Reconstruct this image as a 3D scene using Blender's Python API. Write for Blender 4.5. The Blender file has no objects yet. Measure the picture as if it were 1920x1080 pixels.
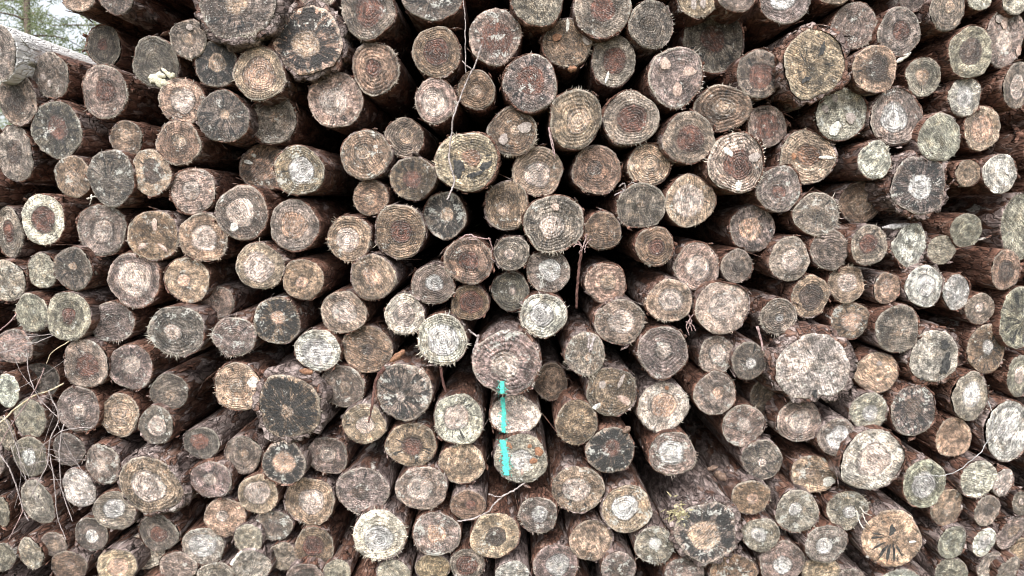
import bpy, math, random
import numpy as np
from mathutils import Vector
DATA = r'''
# x y rx ry code flags | look | landmark short name
144 -11 32 32 tn01211
218 -5 32 31 dn04410
440 -2 76 72 dt33322 z-6 a15 K | huge weathered grey log, ragged rim, cut off by the top edge | huge weathered top log
592 -30 44 42 gn02520
690 17 50 52 gr52432 f200
811 -8 56 44 dn05510
1008 3 48 43 gn03420
1129 12 53 56 gr41320
1221 46 42 43 dn02232 f0
1308 -3 38 33 tn01223
1383 -11 36 32 gn01220
1472 -2 46 45 gs50231
1567 -12 32 19 tn01110
1714 -7 28 27 gn02220
1777 16 33 40 gt30230
1838 0 22 18 pn00112
1905 3 25 23 pn01210
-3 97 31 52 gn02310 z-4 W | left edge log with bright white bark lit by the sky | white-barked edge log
95 142 33 41 gn12313
194 86 33 39 dr31133 z10 f180
291 117 43 46 dn02142 | dark ringed log with creamy white fungus on its lower edge | fungus-bearing log
353 73 34 36 gt32133
405 120 40 43 dt47411 | blackened log with tan cross-shaped centre under the huge top log | tan-cross blackened log
486 138 47 50 to60042 z-3 | clean pale tan log with fuzzy cream rim | clean tan log
578 76 63 63 tt48520 z-2 K | large black-stained log in thick dark bark with cream rim | black-stained thick-barked log
704 128 44 48 br31263
819 98 44 46 br51242
32 186 34 49 gk52211
195 172 42 50 gr41332 | grey-rimmed log with round reddish centre, bark showing on its right | grey-rimmed reddish log
340 189 43 42 tp52433
418 219 47 47 dt25410 | dark log with pale cracks forming a Y | Y-cracked dark log
106 243 46 54 dr45510 | dark log with rough red core and white spot at lower right | rough red-cored log
236 259 32 32 bt41322
334 268 42 41 bt31333
27 288 34 52 gk42210
629 188 50 51 kp53330 | log with glossy purple-red heart and white lower rim beside clean rings | glossy purple-hearted log
817 189 38 42 kp60342
511 224 45 46 gt22422 z4
758 258 35 37 gt40172
686 290 48 45 bt31541
928 69 48 51 kr63511 | log with glossy red heart and white patch along its bottom rim | glossy red-hearted log
1064 80 46 44 bn02224 | rough brown log with curled shavings along its top | curly-topped rough log
1150 114 41 46 gr51131 | smooth grey log with brown heart and one white sliver | white-slivered smooth log
893 169 35 36 bt31142
994 156 50 53 gr54421 | log with red-brown heart ringed by black and white radial marks | black-and-white-ringed log
1079 223 48 55 tt41253 z-2 f80 | smooth brown log with ragged fibres along its top | ragged-topped brown log
1182 222 51 50 gr51252
1268 144 51 55 gn02433 | brown log with three oval pinkish knots | pink-knotted log
961 247 45 45 bt21343
876 303 60 54 ob33342 z-3 | yellow-tan log with black arc, behind the hanging stem | yellow-and-black log
1008 322 47 45 tp50352 | tan-rimmed log with round pale silvery heart beside yellow-and-black log | silver-hearted tan log
1119 319 44 46 bk30231
1217 310 40 40 tt41362
1291 259 48 47 gr51221
1339 77 60 55 dr44311 z9 a-20
1425 138 43 45 gr55321
1527 119 58 66 tn02210 z-3 K a-15 | large egg-shaped tan log with mould spots in shaggy bark | egg-shaped tan log
1603 47 41 42 gn02533 f-60
1641 129 42 43 tk53311 | tan-rimmed log with dark brown heart, right of egg-shaped log | dark-hearted tan log
1354 203 52 42 bt42264 f-10
1438 237 36 39 gr61320 z4
1578 213 50 49 en02521 | greyish log with pale wedge-shaped knots round a pink centre | wedge-knotted log
1381 305 55 54 kr51373 z-2 f0 | strongly ringed pinkish log with three white knots | white-knotted ringed log
1514 295 54 49 tb41052 z3 | smooth tan log with dark round centre and pale crack | cracked smooth tan log
1686 60 39 45 gr41221
1884 70 37 53 gp42411
1820 97 40 47 ek51221
1732 143 32 37 et41141
1810 181 31 37 ws50232
1681 219 50 52 gs51341 | large grey ringed log with pale heart, right of wedge-knotted log | grey ringed log
1762 258 38 45 en01221
1842 240 33 41 to60121 | tan oval log with soft pinkish middle near the right edge | pinkish oval log
1907 161 25 43 gp51211
1641 301 31 35 wn01132 f40
1966 276 44 42 gn01110
1968 215 34 36 gn01110
1876 325 31 37 wn01120 | pale mint-white oval log near the right edge | mint-white log
1816 325 24 25 tn01130
1724 347 54 55 gs46420 K z-2 | big dark log with radial cracks in pinkish grey bark | big radial-cracked log
1612 380 37 40 bt51131 z7
1812 432 29 31 en01220
1915 425 37 61 en01220
1706 460 31 41 wn01311 K | white oval log under a flap of grey bark | white oval log
1766 468 26 27 en01321
1630 460 33 38 gr53322
1887 506 27 39 tk51120 | tan-rimmed log with dark centre on a long red-brown trunk | long red-barked log
1532 402 43 40 gn03534 f-20
1462 354 42 43 gr32531
1556 469 35 37 dn01142
1480 486 37 41 gp52421
1587 533 34 34 tp50234 f60
1294 377 46 48 tp63411 | log with large glossy white-pink heart and tan rim | glossy white-hearted log
1411 429 41 43 go54311 z4 | log with clean orange-tan disc in a dark ring | orange-disc log
1228 462 36 37 br41242
1307 500 42 45 kp51231
1382 499 29 32 gn01232
1202 386 46 42 dt23122 | grey log with dark parallel saw scratches and small tan centre | saw-scratched grey log
950 386 41 46 bt31232 f120
1039 420 57 53 gp43353 z-1 f-70 | large brown log with bright centre and round knot above it | round-knotted large log
1130 433 34 36 bn02332
834 404 40 43 gt37610 | mould-speckled log with tan centre at the stem's lower tip | mould-speckled log
879 489 46 43 br42332 f160
959 475 33 32 gp31352
1028 509 40 40 gs53532
957 546 35 36 dp22442
1136 531 39 38 tt41131 z3 | smooth tan log right of the hanging bark strip | smooth strip-side log
495 315 46 43 bo53411 z8
560 320 47 46 ts52542 z-3 | log with silver-black heart inside an orange ring | silver-hearted orange-ringed log
774 334 42 40 br44421
695 370 33 33 bt31132
749 434 48 50 br42252
655 447 41 43 tp52453
552 423 45 48 go51230 | smooth grey-tan log with large pink centre and red bark | pink-centred smooth log
453 399 49 50 gp51331
487 499 44 44 tp60132 z-2 | tan log with small dark nick at lower left | nicked tan log
568 524 38 39 to31220
699 520 43 42 to42332
811 534 39 38 gs40252
136 331 33 38 bt42511
208 333 42 53 dn04510 | dark oval log with white streak at its top | white-streaked oval log
283 324 36 42 tk52612 | log with dark round heart and white lower rim | dark-hearted white-rimmed log
361 358 44 43 gp42331
81 411 39 47 pr51322
190 431 47 48 gp41431
287 442 48 46 bn02422 | brown log with knots spread like a three-pointed star | star-knotted brown log
380 446 45 46 tp51223 f-80
17 436 26 47 gr40342
3 358 12 24 dn01210 z8
78 508 29 33 en02421
136 504 36 40 dt24421
252 525 46 53 gp61421
350 525 43 42 to31521
10 527 37 40 en03520
60 587 31 36 en01423 f220
129 593 40 46 er31421
211 604 39 38 dn02544 f230
332 621 52 47 dp33545 f230 z-3 | big dark log with pale spiky fringe along its lower left | spiky-fringed dark log
408 567 31 31 gn01322 z5
439 631 42 36 gn03645 f230
26 650 33 33 gn02511
160 683 43 46 gr53420 | log with flat red-brown heart inside a pale chipped ring | flat red-hearted log
245 688 40 43 gp43411
317 735 35 35 dt31321 z2
446 726 46 46 tt32441 | tan ringed log with pale flaky patch at upper right | flaky-patched log
14 732 20 33 wn01310
76 714 34 35 dt22310 z6
55 785 30 38 en01210
147 768 40 44 gp31410
223 778 37 41 tt50331
292 798 33 37 dp52510 | dark-rimmed log with bright white heart at lower left | white-hearted dark-rimmed log
519 602 42 45 bo37622 z-1 | dark wedge-stained log with tan disc and white streaks below | wedge-stained tan-disc log
644 586 42 40 kp51342
759 590 36 39 pp50254 f240 z-2 | small cream log with shaggy lower left edge | small shaggy cream log
829 637 47 48 ps61455 f250 z-2 | shaggy yellowish-white log with grey central disc | shaggy yellowish log
881 568 35 34 br61171
595 657 42 40 ws61442 | white fuzzy log with greyish centre under torn bark | white fuzzy log
688 655 47 44 bk22431 z3
641 724 43 39 gt31423 | log half covered by flakes of peeling bark | peeling bark-covered log
757 734 53 55 gp26521 | big dark spoked log right of a hanging bark strip | big dark spoked log
541 763 62 62 tt28211 K z-3 | large log with black star-shaped stain and tan centre | black-star log
682 795 40 39 tp42341
860 787 46 50 pp54421 z-1 | cream-rimmed log with brown-ringed pinkish heart left of turquoise mark | cream-rimmed log
951 680 64 61 gp43462 z-4 f-30 | large ringed log bearing the top tip of the turquoise stripe | largest turquoise-marked log
1033 716 31 35 bn01133 z9 f250
1019 591 43 42 ps51454 f200 z-1
1162 604 46 43 kp52432
1097 664 36 42 gt22625 f260 | split log with loose splinters and white fringe below | split splintered log
1243 661 47 49 gp32452
1255 564 43 40 tp51432
1147 735 47 47 bn02431 | dark brown log with four pale spoke-like knots | spoke-knotted log
1243 764 47 48 po52422 | cream log with vertical orange streak and pale pink lower half | orange-streaked cream log
964 778 46 38 pp51433 f-40 | cream-rimmed log crossed by the middle of the turquoise stripe | middle turquoise-marked log
1081 792 39 43 bn02322
1355 577 51 49 kp51421 z-2 | big pale pinkish log, its face almost uniform | big pinkish log
1460 594 34 35 gs22464 f230
1520 556 35 40 tk61231
1594 601 35 35 bo54610 | log with tan disc, black rim and white flecks | white-flecked tan-disc log
1664 540 26 30 to52310
1526 689 70 65 fg22310 K z-5 | largest pale grey log, white wedge at right, thick bark | largest pale grey log
1344 666 34 36 kp52522
1405 677 32 36 ds34521 | small dark log with bright white round heart | small white-hearted log
1341 738 39 42 go32421 | log with small orange centre and notched lower edge | notched orange-centred log
1436 743 29 31 bn03421 z7
1644 699 42 38 on01220 | yellow-tan log right of the largest pale grey log | yellow-tan log
1394 798 39 40 gp33633 f0
1499 790 44 39 kp51441
1630 772 35 37 es41321
1734 537 37 38 ws52611 z-1 | white-patched log with grey disc | white-patched log
1794 548 27 33 wn01220
1837 579 25 30 gp31221
1912 597 36 58 en05310 | pale black-spotted log cut off by the right edge | black-spotted edge log
1684 617 42 45 dt23311 | dark greenish log with one thin straight crack | dark greenish log
1752 669 45 52 pn01210 K | cream log with two black blotches in scaly bark | black-blotched cream log
1850 655 36 46 bs34421 | brown log with dark spokes and grey centre near right edge | brown spoked log
1820 744 36 46 es51221 | pale grey-green log with chalky ring | chalky grey-green log
1912 706 22 40 ep42210
1714 770 43 49 gk46521
1788 821 32 38 on02211 | yellowish tan log between the chalky log and whitish edge log | yellowish tan log
1892 808 47 57 ws41430 | big whitish log beside the thin hanging thread | big whitish edge log
56 856 30 39 ew41220
128 843 29 32 dn02420
192 871 33 39 gp42622 a8 | log with pinkish heart and white crescent above it | white-crescent log
283 911 60 52 tp52331 K a-35 z-3 | large tan log in loose peeling bark | large peeling-bark log
378 831 34 31 dr51221 z2
148 916 29 39 pn00120 a22 | smooth cream oval log | smooth cream oval log
70 943 28 44 en02310 a14
216 957 38 38 es51221
395 900 40 35 gp33422 | log with pale diagonal saw streak across its centre | saw-streaked log
171 1002 31 34 ds41311 a15
296 1000 39 34 dr41332 a-20
100 1021 26 23 gt50231 a-25
57 1038 23 31 en01423 a20
273 1035 35 34 pn01210 z5 | pale tan log half hidden behind its dark neighbour | half-hidden tan log
219 1062 38 33 oo50120 | orange-cream log touching the bottom edge | orange-cream bottom log
381 1025 39 38 es61532
422 970 38 38 tp31231
128 1062 34 30 bo30220
5 1045 22 28 en01311
3 960 14 30 en02210
8 815 18 35 en01210
333 1062 36 28 gn02413 z2
404 1078 34 24 en01413
-28 872 32 36 gn01110
455 853 35 36 gt31331
532 869 41 44 go58510 | log with smooth brown disc inside a black ring | black-ringed brown-disc log
614 855 38 37 gp42341
680 921 49 46 gk32421
771 834 47 43 tr44431 | tan log with black dashes round its left rim | black-dashed log
791 916 48 42 gp52531
866 870 43 39 on02323 f190 | tan log with shallow notch at its top, below cream-rimmed log | top-notched tan log
484 927 37 38 tp61321
580 940 48 46 tp51231
512 986 35 30 gk42621
712 1004 50 50 ps51544 f240 z-2 | log with big silver-blue heart and shaggy lower left | silver-blue-hearted log
818 1002 45 43 go43621 | log with pink-orange heart and white radial marks above | pink-hearted radial log
589 1026 37 38 br51131 | smooth brown ringed log beneath mossy bark, near bottom edge | smooth brown bottom log
465 1012 27 30 en01221
531 1044 29 27 en01221
878 948 33 29 br30231
811 1066 32 28 on01220
737 1074 32 25 en01311
632 1074 26 25 en01310
572 1080 34 24 gk51310
472 1062 36 30 en01311
876 1059 32 31 gr60332
976 860 50 47 es41522 f-30 z-1 | knotted pale log bearing the lower end of the turquoise stripe | lowest turquoise-marked log
1083 918 48 46 tp53521
1145 845 46 43 gr48511 | black-ringed log with small red-brown heart | black-ringed red-hearted log
1260 851 43 43 gs52653 f-20 | pale ringed log with silvery radial lines and fringed edge | silvery ringed log
1009 966 36 36 gs41544 f260
1175 955 47 46 ts51541
928 1005 46 45 ok42410 | tan log with round black heart | black-hearted tan log
1109 1014 40 40 on01220 | clean tan log with faint dark centre, near the bottom | clean tan bottom log
1228 1023 38 36 es32644 f-60
1043 1061 43 41 gs52421
961 1076 32 24 wn01610 | white-topped log at the bottom edge | white-topped log
1160 1066 33 32 gk53610
1326 998 61 58 gt57510 K z-3 | big log with oval tan heart ringed black, mossy bark | oval-hearted mossy log
1429 862 37 38 dp24441
1525 890 42 36 tt23511 a-20 | tan scratchy log with white patch at right | white-patched scratchy log
1637 863 62 57 pp50020 z-4 a20 | large cream log with pale pink centre | large cream log
1570 820 36 35 gs61432
1408 933 37 33 bo32323 f20
1495 960 41 42 es33522 f-70
1589 957 37 38 es33625 f-20 | broken white log with long splinters at right | broken splintered white log
1671 1010 56 55 on01210 z-3 | orange-tan log with black radial cracks below centre | orange crack-rayed log
1427 1003 36 32 es41522
1550 1020 40 36 gs41531 a20
1466 1055 42 42 gs41210
1540 1072 36 30 on01210
1283 1075 37 29 gn03510
1375 1072 45 34 bn03510
1732 907 37 47 es51421 a-10
1776 952 29 37 tt41311 a-12
1834 899 30 38 pn02311 a-12 | pale log joined to a cream side branch | branch-joined log
1852 958 23 30 gk41312 a-12 f260
1787 1018 27 33 en02521 a-18
1846 1017 19 29 ws50120 a-25
1897 999 19 35 gt41210 a-33
1858 1062 20 30 pn01210 a-30
1892 1070 17 29 en01210 a-30
1785 1074 30 28 en01210
1913 1030 17 24 on00110 a-15
1913 944 13 24 gp31410
1590 1108 46 42 gn01310
1690 1098 40 32 wn01410
'''
S = bpy.context.scene
COL = S.collection
R = math.radians
rnd = random.Random(7)
RS = np.random.RandomState(11)

# ------------------------------------------------------------------ camera
F = 1250.0                       # focal length in photo pixels (1920 wide)
D = 1.63                         # camera to the front of the pile, metres
CH = 1.5
PITCH = math.atan(155 / F)
cam = bpy.data.cameras.new('camera'); camo = bpy.data.objects.new('camera', cam); COL.objects.link(camo)
cam.sensor_width = 36; cam.lens = 36 * F / 1920; cam.clip_end = 500; cam.clip_start = 0.02
cam.dof.use_dof = True; cam.dof.focus_distance = 1.66; cam.dof.aperture_fstop = 5.6
camo.location = (0, -D, CH); camo.rotation_euler = (R(90) - PITCH, 0, 0)
S.camera = camo
ca, sa = math.cos(PITCH), math.sin(PITCH)

def at(px, py, y=0.0):
    """photo pixel -> point on the plane at depth y, and metres per pixel there"""
    u = (px - 960) / F; v = -(py - 540) / F
    dx, dy, dz = u, ca + v * sa, -sa + v * ca
    t = (y + D) / dy
    return Vector((dx * t, y, CH + dz * t)), t / F

# ------------------------------------------------------------------ object helpers
def link(o, parent=None):
    COL.objects.link(o)
    if parent: o.parent = parent
    return o
def mesh_obj(name, V, Fc, mats, parent=None, midx=None, smooth=True, attrs=None):
    me = bpy.data.meshes.new(name)
    V = np.asarray(V, dtype=np.float32)
    me.from_pydata(V.tolist(), [], [list(f) for f in Fc])
    for m in (mats if isinstance(mats, (list, tuple)) else [mats]): me.materials.append(m)
    if midx is not None: me.polygons.foreach_set('material_index', np.asarray(midx, dtype=np.int32))
    me.polygons.foreach_set('use_smooth', np.full(len(Fc), smooth, dtype=bool))
    if attrs:
        for k, (kind, arr) in attrs.items():
            a = me.attributes.new(k, kind, 'POINT')
            arr = np.asarray(arr, dtype=np.float32)
            if kind == 'FLOAT_VECTOR': a.data.foreach_set('vector', arr.ravel())
            elif kind == 'FLOAT_COLOR':
                c4 = np.ones((len(arr), 4), np.float32); c4[:, :3] = arr; a.data.foreach_set('color', c4.ravel())
    me.update()
    return link(bpy.data.objects.new(name, me), parent)
def empty(name, loc, rot=(0, 0, 0)):
    o = bpy.data.objects.new(name, None); o.empty_display_size = .05
    o.location = loc; o.rotation_euler = rot
    return link(o)
def tag(o, label, cat, group=None):
    o['label'] = label; o['category'] = cat
    if group: o['group'] = group
    return o

# ------------------------------------------------------------------ material helpers
class NT:
    def __init__(s, name):
        s.m = bpy.data.materials.new(name); s.m.use_nodes = True
        s.t = s.m.node_tree; s.n = s.t.nodes; s.n.clear()
        s.out = s.n.new('ShaderNodeOutputMaterial'); s.b = s.n.new('ShaderNodeBsdfPrincipled')
        s.t.links.new(s.b.outputs[0], s.out.inputs[0])
    def put(s, inp, v):
        if isinstance(v, bpy.types.NodeSocket): s.t.links.new(v, inp)
        elif v is not None: inp.default_value = v
    def attr(s, name, out='Vector'):
        a = s.n.new('ShaderNodeAttribute'); a.attribute_name = name; return a.outputs[out]
    def math(s, op, a, b=None, c=None, clamp=False):
        x = s.n.new('ShaderNodeMath'); x.operation = op; x.use_clamp = clamp
        s.put(x.inputs[0], a); s.put(x.inputs[1], b); s.put(x.inputs[2], c); return x.outputs[0]
    def vm(s, op, a, b=None, out=0):
        x = s.n.new('ShaderNodeVectorMath'); x.operation = op
        s.put(x.inputs[0], a)
        if b is not None:
            if op == 'SCALE': s.put(x.inputs['Scale'], b)
            else: s.put(x.inputs[1], b)
        return x.outputs['Value'] if out == 'v' else x.outputs[0]
    def noise(s, vec, scale, detail=3, rough=.55, out=0, dist=0):
        x = s.n.new('ShaderNodeTexNoise'); s.put(x.inputs['Vector'], vec); s.put(x.inputs['Scale'], scale)
        x.inputs['Detail'].default_value = detail; x.inputs['Roughness'].default_value = rough
        x.inputs['Distortion'].default_value = dist; return x.outputs[out]
    def voro(s, vec, scale, feature='F1', out=0):
        x = s.n.new('ShaderNodeTexVoronoi'); x.feature = feature; s.put(x.inputs['Vector'], vec); s.put(x.inputs['Scale'], scale)
        return x.outputs[out]
    def mr(s, v, a, b, c=0., d=1., smooth=True):
        x = s.n.new('ShaderNodeMapRange'); x.interpolation_type = 'SMOOTHSTEP' if smooth else 'LINEAR'
        s.put(x.inputs[0], v); s.put(x.inputs[1], a); s.put(x.inputs[2], b); s.put(x.inputs[3], c); s.put(x.inputs[4], d)
        return x.outputs[0]
    def mix(s, f, a, b, blend='MIX'):
        x = s.n.new('ShaderNodeMix'); x.data_type = 'RGBA'; x.blend_type = blend
        s.put(x.inputs[0], f); s.put(x.inputs[6], a if isinstance(a, bpy.types.NodeSocket) else (*a, 1))
        s.put(x.inputs[7], b if isinstance(b, bpy.types.NodeSocket) else (*b, 1)); return x.outputs[2]
    def mulv(s, col, v):
        return s.vm('SCALE', col, v)
    def ramp(s, v, stops):
        x = s.n.new('ShaderNodeValToRGB'); s.put(x.inputs[0], v); e = x.color_ramp.elements
        while len(e) < len(stops): e.new(.5)
        for i, (p, c) in enumerate(stops): e[i].position = p; e[i].color = (*c, 1)
        return x.outputs[0]
    def sep(s, v):
        x = s.n.new('ShaderNodeSeparateXYZ'); s.put(x.inputs[0], v); return x.outputs
    def comb(s, a, b, c):
        x = s.n.new('ShaderNodeCombineXYZ'); s.put(x.inputs[0], a); s.put(x.inputs[1], b); s.put(x.inputs[2], c); return x.outputs[0]
    def bump(s, h, strength, dist):
        x = s.n.new('ShaderNodeBump'); x.inputs['Strength'].default_value = strength; x.inputs['Distance'].default_value = dist
        s.put(x.inputs['Height'], h); return x.outputs[0]
    def done(s, col, rough=.7, normal=None, spec=.5):
        s.put(s.b.inputs['Base Color'], col if isinstance(col, bpy.types.NodeSocket) else (*col, 1))
        s.put(s.b.inputs['Roughness'], rough); s.b.inputs['Specular IOR Level'].default_value = spec
        if normal is not None: s.put(s.b.inputs['Normal'], normal)
        return s.m

def mat_face():
    n = NT('cut_wood')
    pc, pn, pu = n.attr('pc'), n.attr('pn'), n.attr('pu')       # pith-centred, seeded, rim-true coordinates
    sap, heart = n.attr('cs', 'Color'), n.attr('ch', 'Color')
    a, b = n.sep(n.attr('q1')), n.sep(n.attr('q2'))
    hr, stain, white = a[0], a[1], a[2]; rings, rn, frib = b[0], b[1], b[2]
    w = n.vm('SCALE', n.vm('SUBTRACT', n.noise(pn, 1.5, 3, out=1), (.5, .5, .5)), .24)
    w2 = n.vm('SCALE', n.vm('SUBTRACT', n.noise(pn, 7, 2, out=1), (.5, .5, .5)), .035)
    pw = n.vm('ADD', n.vm('ADD', pc, w), w2)
    r = n.vm('LENGTH', pw, out='v'); r0 = n.vm('LENGTH', pu, out='v')
    hmask = n.mr(r, n.math('ADD', hr, -.035), n.math('ADD', hr, .045), 1., 0.)
    sapz = n.math('SUBTRACT', 1., hmask)
    col = n.mix(hmask, sap, heart)
    # broad tonal drift and blotches of mould
    big = n.noise(pn, 1.3, 4, .6); col = n.mulv(col, n.mr(big, .36, .64, .6, 1.4))
    blot = n.noise(pn, 4.5, 6, .7); col = n.mulv(col, n.mr(blot, .37, .63, .46, 1.48))
    hue = n.noise(n.vm('ADD', pn, (5, 3, 1)), 2.6, 4, .6)
    col = n.mix(n.mr(hue, .5, .72, 0., .6), col, n.mix(1., col, (1.14, .96, .80), 'MULTIPLY'))
    col = n.mix(n.mr(hue, .5, .3, 0., .55), col, n.mix(1., col, (.87, .94, .98), 'MULTIPLY'))
    zone = n.noise(n.comb(n.math('MULTIPLY', r, 4.6), n.math('MULTIPLY', rn, 3.7), 0.), 1., 3, .7)
    col = n.mulv(col, n.mr(zone, .34, .66, .58, 1.38))
    # growth rings
    rs = n.math('SINE', n.math('MULTIPLY', n.math('ADD', r, n.math('MULTIPLY', blot, .02)), rn))
    ramp_ = n.mr(n.noise(pn, 3.2, 2), .35, .65, .15, 1.)
    col = n.mulv(col, n.math('ADD', 1., n.math('MULTIPLY', n.math('MULTIPLY', rs, ramp_), n.math('MULTIPLY', rings, .26))))
    edge_ring = n.mr(n.math('ABSOLUTE', n.math('SUBTRACT', r, hr)), 0., .06, .55, 1.)
    col = n.mulv(col, n.math('MAXIMUM', edge_ring, n.mr(hr, .2, .1, 0., 1.)))
    # radial checks
    dirv = n.vm('NORMALIZE', pc)
    rv = n.vm('ADD', n.vm('ADD', n.vm('SCALE', dirv, 6.), n.comb(0., 0., n.math('MULTIPLY', r, .9))), pn)
    rad = n.noise(rv, 1., 4, .6)
    col = n.mulv(col, n.math('ADD', 1., n.math('MULTIPLY', n.math('MULTIPLY', n.mr(rad, .35, .65, -.55, .45), sapz), n.math('ADD', .35, n.math('MULTIPLY', stain, .9)))))
    # saw lines
    sv = n.sep(pu); ang = rn
    cs_, sn_ = n.math('COSINE', ang), n.math('SINE', ang)
    u = n.math('ADD', n.math('MULTIPLY', sv[0], cs_), n.math('MULTIPLY', sv[1], sn_))
    v = n.math('SUBTRACT', n.math('MULTIPLY', sv[1], cs_), n.math('MULTIPLY', sv[0], sn_))
    saw = n.noise(n.comb(n.math('MULTIPLY', u, 3.), n.math('MULTIPLY', v, 26.), rn), 1., 3, .6)
    sk = n.math('ADD', .25, n.math('FRACT', n.math('MULTIPLY', rn, 7.31)))
    col = n.mulv(col, n.math('ADD', 1., n.math('MULTIPLY', sk, n.mr(saw, .34, .66, -.45, .48))))
    # grit
    grit = n.noise(pn, 21, 4, .75); col = n.mulv(col, n.mr(grit, .38, .62, .5, 1.5))
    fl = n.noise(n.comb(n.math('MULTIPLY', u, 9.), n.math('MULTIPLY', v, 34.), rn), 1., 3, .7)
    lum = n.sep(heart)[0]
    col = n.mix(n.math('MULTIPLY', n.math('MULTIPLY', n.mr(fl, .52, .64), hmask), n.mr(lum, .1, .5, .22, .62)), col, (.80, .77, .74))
    # black stain in wedges and spots
    stv = n.vm('ADD', n.vm('ADD', n.vm('SCALE', dirv, 2.6), n.vm('SCALE', pc, .8)), pn)
    st = n.math('ADD', n.math('MULTIPLY', n.noise(stv, 1.1, 5, .65), .5), n.math('MULTIPLY', rad, .5))
    th = n.math('SUBTRACT', .63, n.math('MULTIPLY', stain, .225))
    sm = n.mr(st, n.math('SUBTRACT', th, .015), n.math('ADD', th, .03))
    sm = n.math('MULTIPLY', n.math('MULTIPLY', sm, sapz), n.mr(n.math('ADD', r0, n.math('MULTIPLY', n.math('SUBTRACT', rad, .5), .75)), .96, .88))
    col = n.mix(n.math('MULTIPLY', sm, .95), col, n.mix(n.mr(grit, .4, .65), (.009, .0105, .013), (.055, .055, .055)))
    # small mould specks
    mk = n.noise(n.vm('ADD', pn, (9, 2, 4)), 9, 5, .7)
    col = n.mix(n.mr(mk, .57, .63, 0., .75), col, (.03, .027, .022))
    mk2 = n.noise(n.vm('ADD', pn, (6, 1, 8)), 19, 3, .7)
    col = n.mix(n.mr(mk2, .58, .65, 0., .6), col, (.035, .030, .027))
    # white resin / lichen
    wt = n.math('ADD', n.math('MULTIPLY', n.noise(n.vm('ADD', pn, (3, 8, 6)), 2.3, 3), .55), n.math('MULTIPLY', n.noise(n.vm('ADD', pn, (1, 7, 2)), 12, 4, .7), .45))
    tw = n.math('SUBTRACT', .655, n.math('MULTIPLY', white, .19))
    wm = n.mr(wt, tw, n.math('ADD', tw, .05))
    col = n.mix(n.math('MULTIPLY', wm, .85), col, n.mix(grit, (.44, .44, .40), (.76, .76, .71)))
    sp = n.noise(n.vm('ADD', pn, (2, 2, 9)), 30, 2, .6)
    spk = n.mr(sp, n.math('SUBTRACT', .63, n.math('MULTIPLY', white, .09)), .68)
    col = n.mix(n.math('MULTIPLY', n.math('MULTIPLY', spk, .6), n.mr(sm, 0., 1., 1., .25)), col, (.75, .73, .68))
    # fibrous rim
    rim = n.math('MULTIPLY', n.mr(n.math('ADD', r0, n.math('MULTIPLY', n.math('SUBTRACT', grit, .5), .35)), .90, 1.0), n.mr(n.noise(n.vm('ADD', pn, (4, 4, 4)), 2.0, 2), .38, .6, .1, frib))
    col = n.mix(rim, col, (.66, .60, .50))
    h = n.math('ADD', n.math('ADD', n.math('MULTIPLY', grit, .9), n.math('MULTIPLY', saw, .7)), n.math('ADD', n.math('MULTIPLY', blot, .8), n.math('MULTIPLY', n.math('MULTIPLY', rs, rings), .25)))
    return n.done(col, n.math('SUBTRACT', n.mr(blot, .35, .65, .45, .75), n.math('MULTIPLY', hmask, .12)), n.bump(h, .9, .006), .5)

def mat_bark():
    n = NT('pine_bark')
    tc = n.n.new('ShaderNodeTexCoord').outputs['Object']
    rv = n.n.new('ShaderNodeObjectInfo').outputs['Random']
    bp = n.sep(n.attr('bp'))                                    # grey share, flakiness, paleness
    base = n.vm('ADD', tc, n.comb(n.math('MULTIPLY', rv, 37.), n.math('MULTIPLY', rv, 11.), n.math('MULTIPLY', rv, 23.)))
    st = n.vm('MULTIPLY', base, (1, .36, 1))
    wv = n.vm('ADD', st, n.vm('SCALE', n.noise(st, 30, 3, out=1), .05))
    n1 = n.noise(wv, 38, 6, .65); n2 = n.noise(wv, 12, 4, .6); n3 = n.noise(wv, 150, 3, .7)
    cell = n.voro(wv, 62, 'F1', 1); cd = n.voro(wv, 62, 'DISTANCE_TO_EDGE', 0)
    cv = n.sep(cell)[0]
    c = n.ramp(n1, [(.22, (.025, .014, .01)), (.40, (.088, .042, .029)), (.52, (.165, .082, .057)), (.62, (.235, .142, .108)), (.75, (.34, .265, .235))])
    g = n.ramp(n1, [(.22, (.04, .032, .032)), (.42, (.125, .092, .084)), (.58, (.27, .215, .20)), (.74, (.42, .37, .35))])
    gm = n.mr(n.math('ADD', n2, n.math('MULTIPLY', n.math('SUBTRACT', cv, .5), .22)), n.math('SUBTRACT', .68, n.math('MULTIPLY', bp[0], .4)), n.math('SUBTRACT', .80, n.math('MULTIPLY', bp[0], .4)))
    col = n.mix(gm, c, g)
    col = n.mulv(col, n.mr(cv, 0., 1., .74, 1.24)); col = n.mulv(col, n.mr(cd, 0., .10, .62, 1.))
    col = n.mulv(col, n.mr(n3, .35, .65, .6, 1.4))
    pl = n.mr(n.noise(wv, 20, 5, .7), n.math('SUBTRACT', .72, n.math('MULTIPLY', bp[2], .32)), n.math('SUBTRACT', .78, n.math('MULTIPLY', bp[2], .32)))
    col = n.mix(n.math('MULTIPLY', pl, .8), col, (.52, .50, .46))
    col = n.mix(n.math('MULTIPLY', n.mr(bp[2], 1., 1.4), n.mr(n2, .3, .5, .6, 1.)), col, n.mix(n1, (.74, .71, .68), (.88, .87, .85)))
    h = n.math('ADD', n.math('ADD', n.math('MULTIPLY', cv, .6), n.math('MULTIPLY', n.mr(cd, 0., .12), .5)), n.math('ADD', n.math('MULTIPLY', n1, .6), n.math('MULTIPLY', n3, .3)))
    return n.done(col, .72, n.bump(h, 1., .006), .35)

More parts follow.
